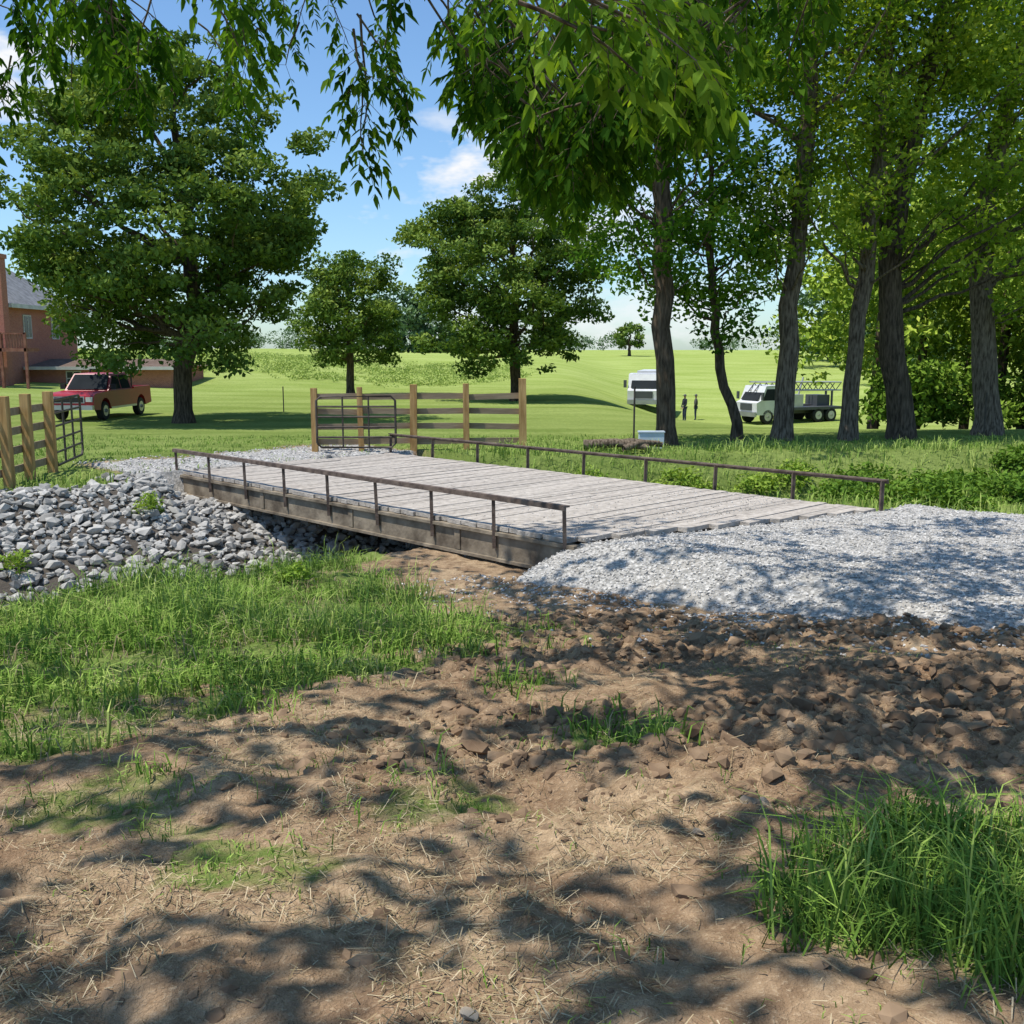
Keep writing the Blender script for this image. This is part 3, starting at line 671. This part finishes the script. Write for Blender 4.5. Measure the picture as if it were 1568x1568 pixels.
for x in np.arange(-36.9,-25.3,1.43): P.append(box(x-.07,x+.07,60.6,60.74,-.5,3.3))
for x in np.arange(-37,-25.4,.16): P.append(box(x-.02,x+.02,60.65,60.69,2.4,3.2))
P.append(box(-37,-25.4,60.6,60.75,3.2,3.28))
make_mesh('porch_deck',P,[M_deckred],h)
# ------------------------------------------------------------ vehicles
def arc(cx,cz,r,n=8): return [(cx+r*math.cos(a),cz+r*math.sin(a)) for a in np.linspace(math.pi,0,n)]
def wheel(x,y,r,w,side):
    P=[tube([(x,y-w/2,r),(x,y-w/2+.03,r),(x,y+w/2-.03,r),(x,y+w/2,r)],[r*.93,r,r,r*.93],20,0)]
    P+=[disc((x,y-w/2,r),(0,1,0),r*.93,20,0),disc((x,y+w/2,r),(0,1,0),r*.93,20,0)]
    yo=y+side*(w/2+.005);P.append(disc((x,yo,r),(0,1,0),r*.58,16,1));P.append(tube([(x,yo,r),(x,yo+side*.04,r)],.07,8,1))
    return P
def pickup(loc,rz):
    e=empty('pickup_truck',loc,rz);r=.37
    low=[(2.7,.45),(2.72,.75),(2.66,.98),(2.5,1.05),(1.25,1.12),(-2.65,1.14),(-2.7,.5)]+arc(-1.65,.42,.45)+arc(1.7,.42,.45)
    body=prism(low,-.95,.95,0)
    cab=prism([(1.25,1.10),(.65,1.76),(-.75,1.78),(-.95,1.11)],-.9,.9,0,inset=lambda z:.16*max(0,(z-1.08)/.68))
    P=body+cab
    P+=prism([(-1.0,1.141),(-2.62,1.141),(-2.62,1.155),(-1.0,1.155)],-.82,.82,2)
    P+=[bar((-1.0,sg*.9,1.17),(-2.65,sg*.9,1.17),.1,.07,0) for sg in(-1,1)]+[bar((-2.65,-.85,1.17),(-2.65,.85,1.17),.06,.07,0)]
    make_mesh('body',P,[M_red,M_tglass,M_black],e)
    P=[]
    for sg in(-1,1):
        def sp(x,z): return (x,sg*(.9-.16*(z-1.08)/.68+.006),z)
        for q in ([(1.08,1.16),(.62,1.68),(.12,1.69),(.12,1.16)],[(.05,1.16),(.05,1.69),(-.68,1.70),(-.82,1.16)]):
            P.append((np.array([sp(*a) for a in q]),np.arange(4),0,.5))
    P.append((np.array([(1.22,-.8,1.16),(1.22,.8,1.16),(.71,.68,1.72),(.71,-.68,1.72)])+np.array([.012,0,.012]),np.arange(4),0,.5))
    P.append((np.array([(-.945,-.75,1.2),(-.945,.75,1.2),(-.79,.66,1.68),(-.79,-.66,1.68)])+np.array([-.02,0,0]),np.arange(4),0,.5))
    make_mesh('windows',P,[M_tglass],e)
    P=[]
    for x in(-1.65,1.7):
        for sg in(-1,1): P+=wheel(x,sg*.82,r,.24,sg)
    make_mesh('wheels',P,[M_black,M_chrome],e)
    P=[box(2.68,2.85,-.95,.95,.45,.62,0),box(2.71,2.745,-.6,.6,.7,.95,0),box(2.745,2.755,-.55,.55,.73,.92,1),box(-2.85,-2.7,-.9,.9,.5,.66,0)]
    P+=[box(2.69,2.74,sg*.78-.13,sg*.78+.13,.75,.93,2) for sg in(-1,1)]+[box(.95,1.1,sg*1.02-.1,sg*1.02+.1,1.17,1.37,1) for sg in(-1,1)]
    P+=[box(-1.15,1.2,sg*.955-.008,sg*.955+.008,.42,.5,0) for sg in(-1,1)]
    P+=[bar((-.98,-.85,1.17),(-.98,-.85,1.9),.05,.05,1),bar((-.98,.85,1.17),(-.98,.85,1.9),.05,.05,1),bar((-.98,-.87,1.9),(-.98,.87,1.9),.05,.05,1)]
    make_mesh('trim',P,[M_chrome,M_black,M_lamp],e)
    return e
def hz(x,y): return float(Hraw(x,y,False)[0])
pickup((-16.6,41.6,hz(-16.6,41.6)),math.radians(267))
def bigtruck(name,loc,rz,kind):
    e=empty(name,loc,rz);P=[]
    P+=prism([(3.6,.6),(3.65,1.4),(3.3,1.55),(2.9,2.5),(1.7,2.55),(1.7,.6)],-1.1,1.1,0)
    P+=[box(-3.6,1.7,-.45,.45,.6,.85,2)]
    if kind=='box':
        P+=[box(-3.6,1.6,-1.15,1.15,.86,2.3,0),box(-3.4,1.4,-.7,.7,2.3,2.7,0)]
        for x in(-2.8,-1.6,-.4,.8): P+=[box(x-.45,x+.45,-1.17,-1.152,1.0,2.15,1)]
    make_mesh('cab_and_body',P,[M_white,M_silver,M_dark],e)
    P=[(np.array([(3.62,-.9,1.45),(3.62,.9,1.45),(2.98,.85,2.4),(2.98,-.85,2.4)])+np.array([-.2,0,.12]),np.arange(4),0,.5)]
    for sg in(-1,1): P.append((np.array([(3.15,sg*1.106,1.55),(1.95,sg*1.106,1.55),(1.95,sg*1.106,2.3),(2.85,sg*1.106,2.3)]),np.arange(4),0,.5))
    make_mesh('windows',P,[M_tglass],e)
    P=[]
    for x in(-2.7,-1.6,2.7):
        for sg in(-1,1): P+=wheel(x,sg*.95,.48,.3,sg)
    make_mesh('wheels',P,[M_black,M_silver],e)
    P=[box(3.64,3.8,-1.1,1.1,.5,.8,0),box(3.655,3.68,-.6,.6,.9,1.35,1)]
    P+=[box(3.3,3.4,sg*1.3-.1,sg*1.3+.1,1.6,2.1,1) for sg in(-1,1)]
    make_mesh('bumper_grille',P,[M_chrome,M_dark],e)
    if kind=='rig':
        P=[box(-3.6,1.5,-1.1,1.1,.86,1.05,0),box(-.4,1.3,-.9,.9,1.05,1.9,1),box(-3.3,-2.2,-1.,.2,1.05,1.8,0)]
        for yy in(-.3,.3):
            for zz in(2.1,2.65): P.append(tube([(-4.2,yy,zz),(3.2,yy,zz+.1)],.05,6,1))
        xx=np.arange(-4.2,3.2,.5)
        for k,x in enumerate(xx):
            for yy in(-.3,.3): P.append(tube([(x,yy,2.1 if k%2 else 2.65),(x+.5,yy,2.65 if k%2 else 2.1)],.03,5,0))
        P+=[tube([(-3.4,-.3,1.),(-3.4,-.3,2.1)],.08,6,0),tube([(-3.4,.3,1.),(-3.4,.3,2.1)],.08,6,0),tube([(-1,-.6,1.0),(-1.6,-.6,3.0)],.06,6,1)]
        for k in range(6): P.append(tube([(-3.5,-1.05+k*.12,1.1),(-.6,-1.05+k*.12,1.12)],.05,6,0))
        make_mesh('drill_mast',P,[M_dark,M_silver],e)
    return e
bigtruck('white_truck',(9.7,73,hz(9.7,73)),math.radians(-103),'box')
bigtruck('drill_rig_truck',(18.9,70,hz(18.9,70)),math.radians(205),'rig')
# ------------------------------------------------------------ people
def person(loc,rz,shirt,pants,armbend):
    e=empty('person',loc,rz)
    def skin(name,verts,edges,rad,m,root=0):
        me=bpy.data.meshes.new(name);me.from_pydata(verts,edges,[]);ob=bpy.data.objects.new(name,me);scene.collection.objects.link(ob);ob.parent=e
        md=ob.modifiers.new('s','SKIN');ob.modifiers.new('u','SUBSURF').levels=1;ob.modifiers['u'].render_levels=1
        for i_,r in enumerate(rad): me.skin_vertices[0].data[i_].radius=(r,r)
        me.skin_vertices[0].data[root].use_root=True;me.materials.append(m);return ob
    skin('trousers',[(0,0,.95),(0,.1,.88),(0.02,.11,.5),(0,.12,.06),(0,-.1,.88),(0.03,-.11,.5),(0,-.13,.06),(0.1,.12,.04),(.1,-.13,.04)],[(0,1),(1,2),(2,3),(0,4),(4,5),(5,6),(3,7),(6,8)],[.13,.1,.075,.055,.1,.075,.055,.04,.04],pants)
    skin('shirt',[(0,0,.95),(0,0,1.2),(0,0,1.42),(0,.2,1.42),(.03,.26,1.15),(armbend,.22,.98),(0,-.2,1.42),(.03,-.26,1.15),(armbend*.5,-.24,.92)],[(0,1),(1,2),(2,3),(3,4),(4,5),(2,6),(6,7),(7,8)],[.14,.15,.13,.07,.05,.04,.07,.05,.04],shirt)
    sk=mat('skin',(.4,.22,.15),(.48,.28,.2),5,.6)
    hd=skin('head',[(0,0,1.47),(0,0,1.56),(.01,0,1.66),(.01,0,1.74)],[(0,1),(1,2),(2,3)],[.055,.06,.1,.07],sk)
    make_mesh('cap',[tube([(0,0,1.68),(0,0,1.74),(0,0,1.79)],[.105,.1,.03],10,0),box(.06,.2,-.07,.07,1.69,1.705,0)],[M_dark],e)
    P=[]
    for (a,b_) in(((armbend,.22,.98),.22),((armbend*.5,-.24,.92),-.24)):
        for k in range(4): P.append(tube([(a[0],a[1]+(k-1.5)*.02,a[2]-.03),(a[0]+.02,a[1]+(k-1.5)*.022,a[2]-.13),(a[0]+.03,a[1]+(k-1.5)*.02,a[2]-.18+.01*abs(k-1))],[.012,.01,.006],5))
        P.append(tube([(a[0]+.02,a[1],a[2]-.02),(a[0]+.05,a[1],a[2]-.1)],[.012,.008],5))
    make_mesh('hands',P,[sk],e)
ds=mat('dark_cloth',(.03,.035,.05),(.06,.06,.08),6,.9);dp=mat('jean',(.04,.05,.09),(.07,.08,.13),6,.9)
person((11.6,69,hz(11.6,69)),math.radians(200),ds,dp,.25)
person((12.7,71,hz(12.7,71)),math.radians(170),mat('grey_shirt',(.1,.1,.1),(.16,.15,.14),6,.9),dp,.1)
# ------------------------------------------------------------ light, sky, camera
L=bpy.data.lights.new('sun','SUN');L.energy=5.;L.angle=math.radians(.55);L.color=(1,.95,.86)
lo=bpy.data.objects.new('sun',L);scene.collection.objects.link(lo);lo.rotation_euler=Vector(S).to_track_quat('Z','Y').to_euler()
w=bpy.data.worlds.new('World');scene.world=w;w.use_nodes=True;nt=w.node_tree;nt.nodes.clear()
sky=nt.nodes.new('ShaderNodeTexSky');sky.sky_type='NISHITA';sky.sun_disc=False
sky.sun_elevation=math.asin(S[2]);sky.sun_rotation=math.atan2(S[0],S[1]);sky.air_density=1.;sky.dust_density=.5;sky.ozone_density=2.
co=nd(nt,'ShaderNodeTexCoord').outputs['Generated']
nz=noise(nt,nd(nt,'ShaderNodeMapping',{'Vector':co,'Scale':(1,1,2.2)}).outputs[0],14,4,.6)
cl=None
for(cx,cz,sx,sz_,st_) in[(-.045,.17,.045,.022,1.),(-.06,.205,.03,.01,.5),(-.41,.235,.09,.03,1.),(.13,.12,.16,.04,.7),(.14,.03,.2,.025,.6)]:
    v=nd(nt,'ShaderNodeVectorMath',{0:co,1:(cx,math.sqrt(max(0,1-cx*cx-cz*cz)),cz)},operation='SUBTRACT').outputs[0]
    v=nd(nt,'ShaderNodeVectorMath',{0:v,1:(1/sx,1/sx,1/sz_)},operation='MULTIPLY').outputs[0]
    ln=nd(nt,'ShaderNodeVectorMath',{0:v},operation='LENGTH').outputs['Value']
    q=math_(nt,'ADD',ln,math_(nt,'MULTIPLY',math_(nt,'SUBTRACT',nz,.5),5.))
    q=mrange(nt,q,1.2,.2,0,st_)
    cl=q if cl is None else math_(nt,'MAXIMUM',cl,q)
tint=mixc(nt,1.,sky.outputs[0],(.84,1.04,1.2),'MULTIPLY')
col=mixc(nt,cl,tint,(6.6,6.7,6.9))
bg=nd(nt,'ShaderNodeBackground',{'Color':col,'Strength':.145});out=nt.nodes.new('ShaderNodeOutputWorld');nt.links.new(bg.outputs[0],out.inputs[0])
cam=bpy.data.cameras.new('camera');cam.lens=36;cam.sensor_width=36;cam.clip_end=6000;cam.clip_start=.05
c=bpy.data.objects.new('camera',cam);scene.collection.objects.link(c);c.location=(0,0,2.4);c.rotation_euler=(math.radians(81),0,0);scene.camera=c
scene.view_settings.view_transform='Standard';scene.view_settings.look='None';scene.view_settings.exposure=0
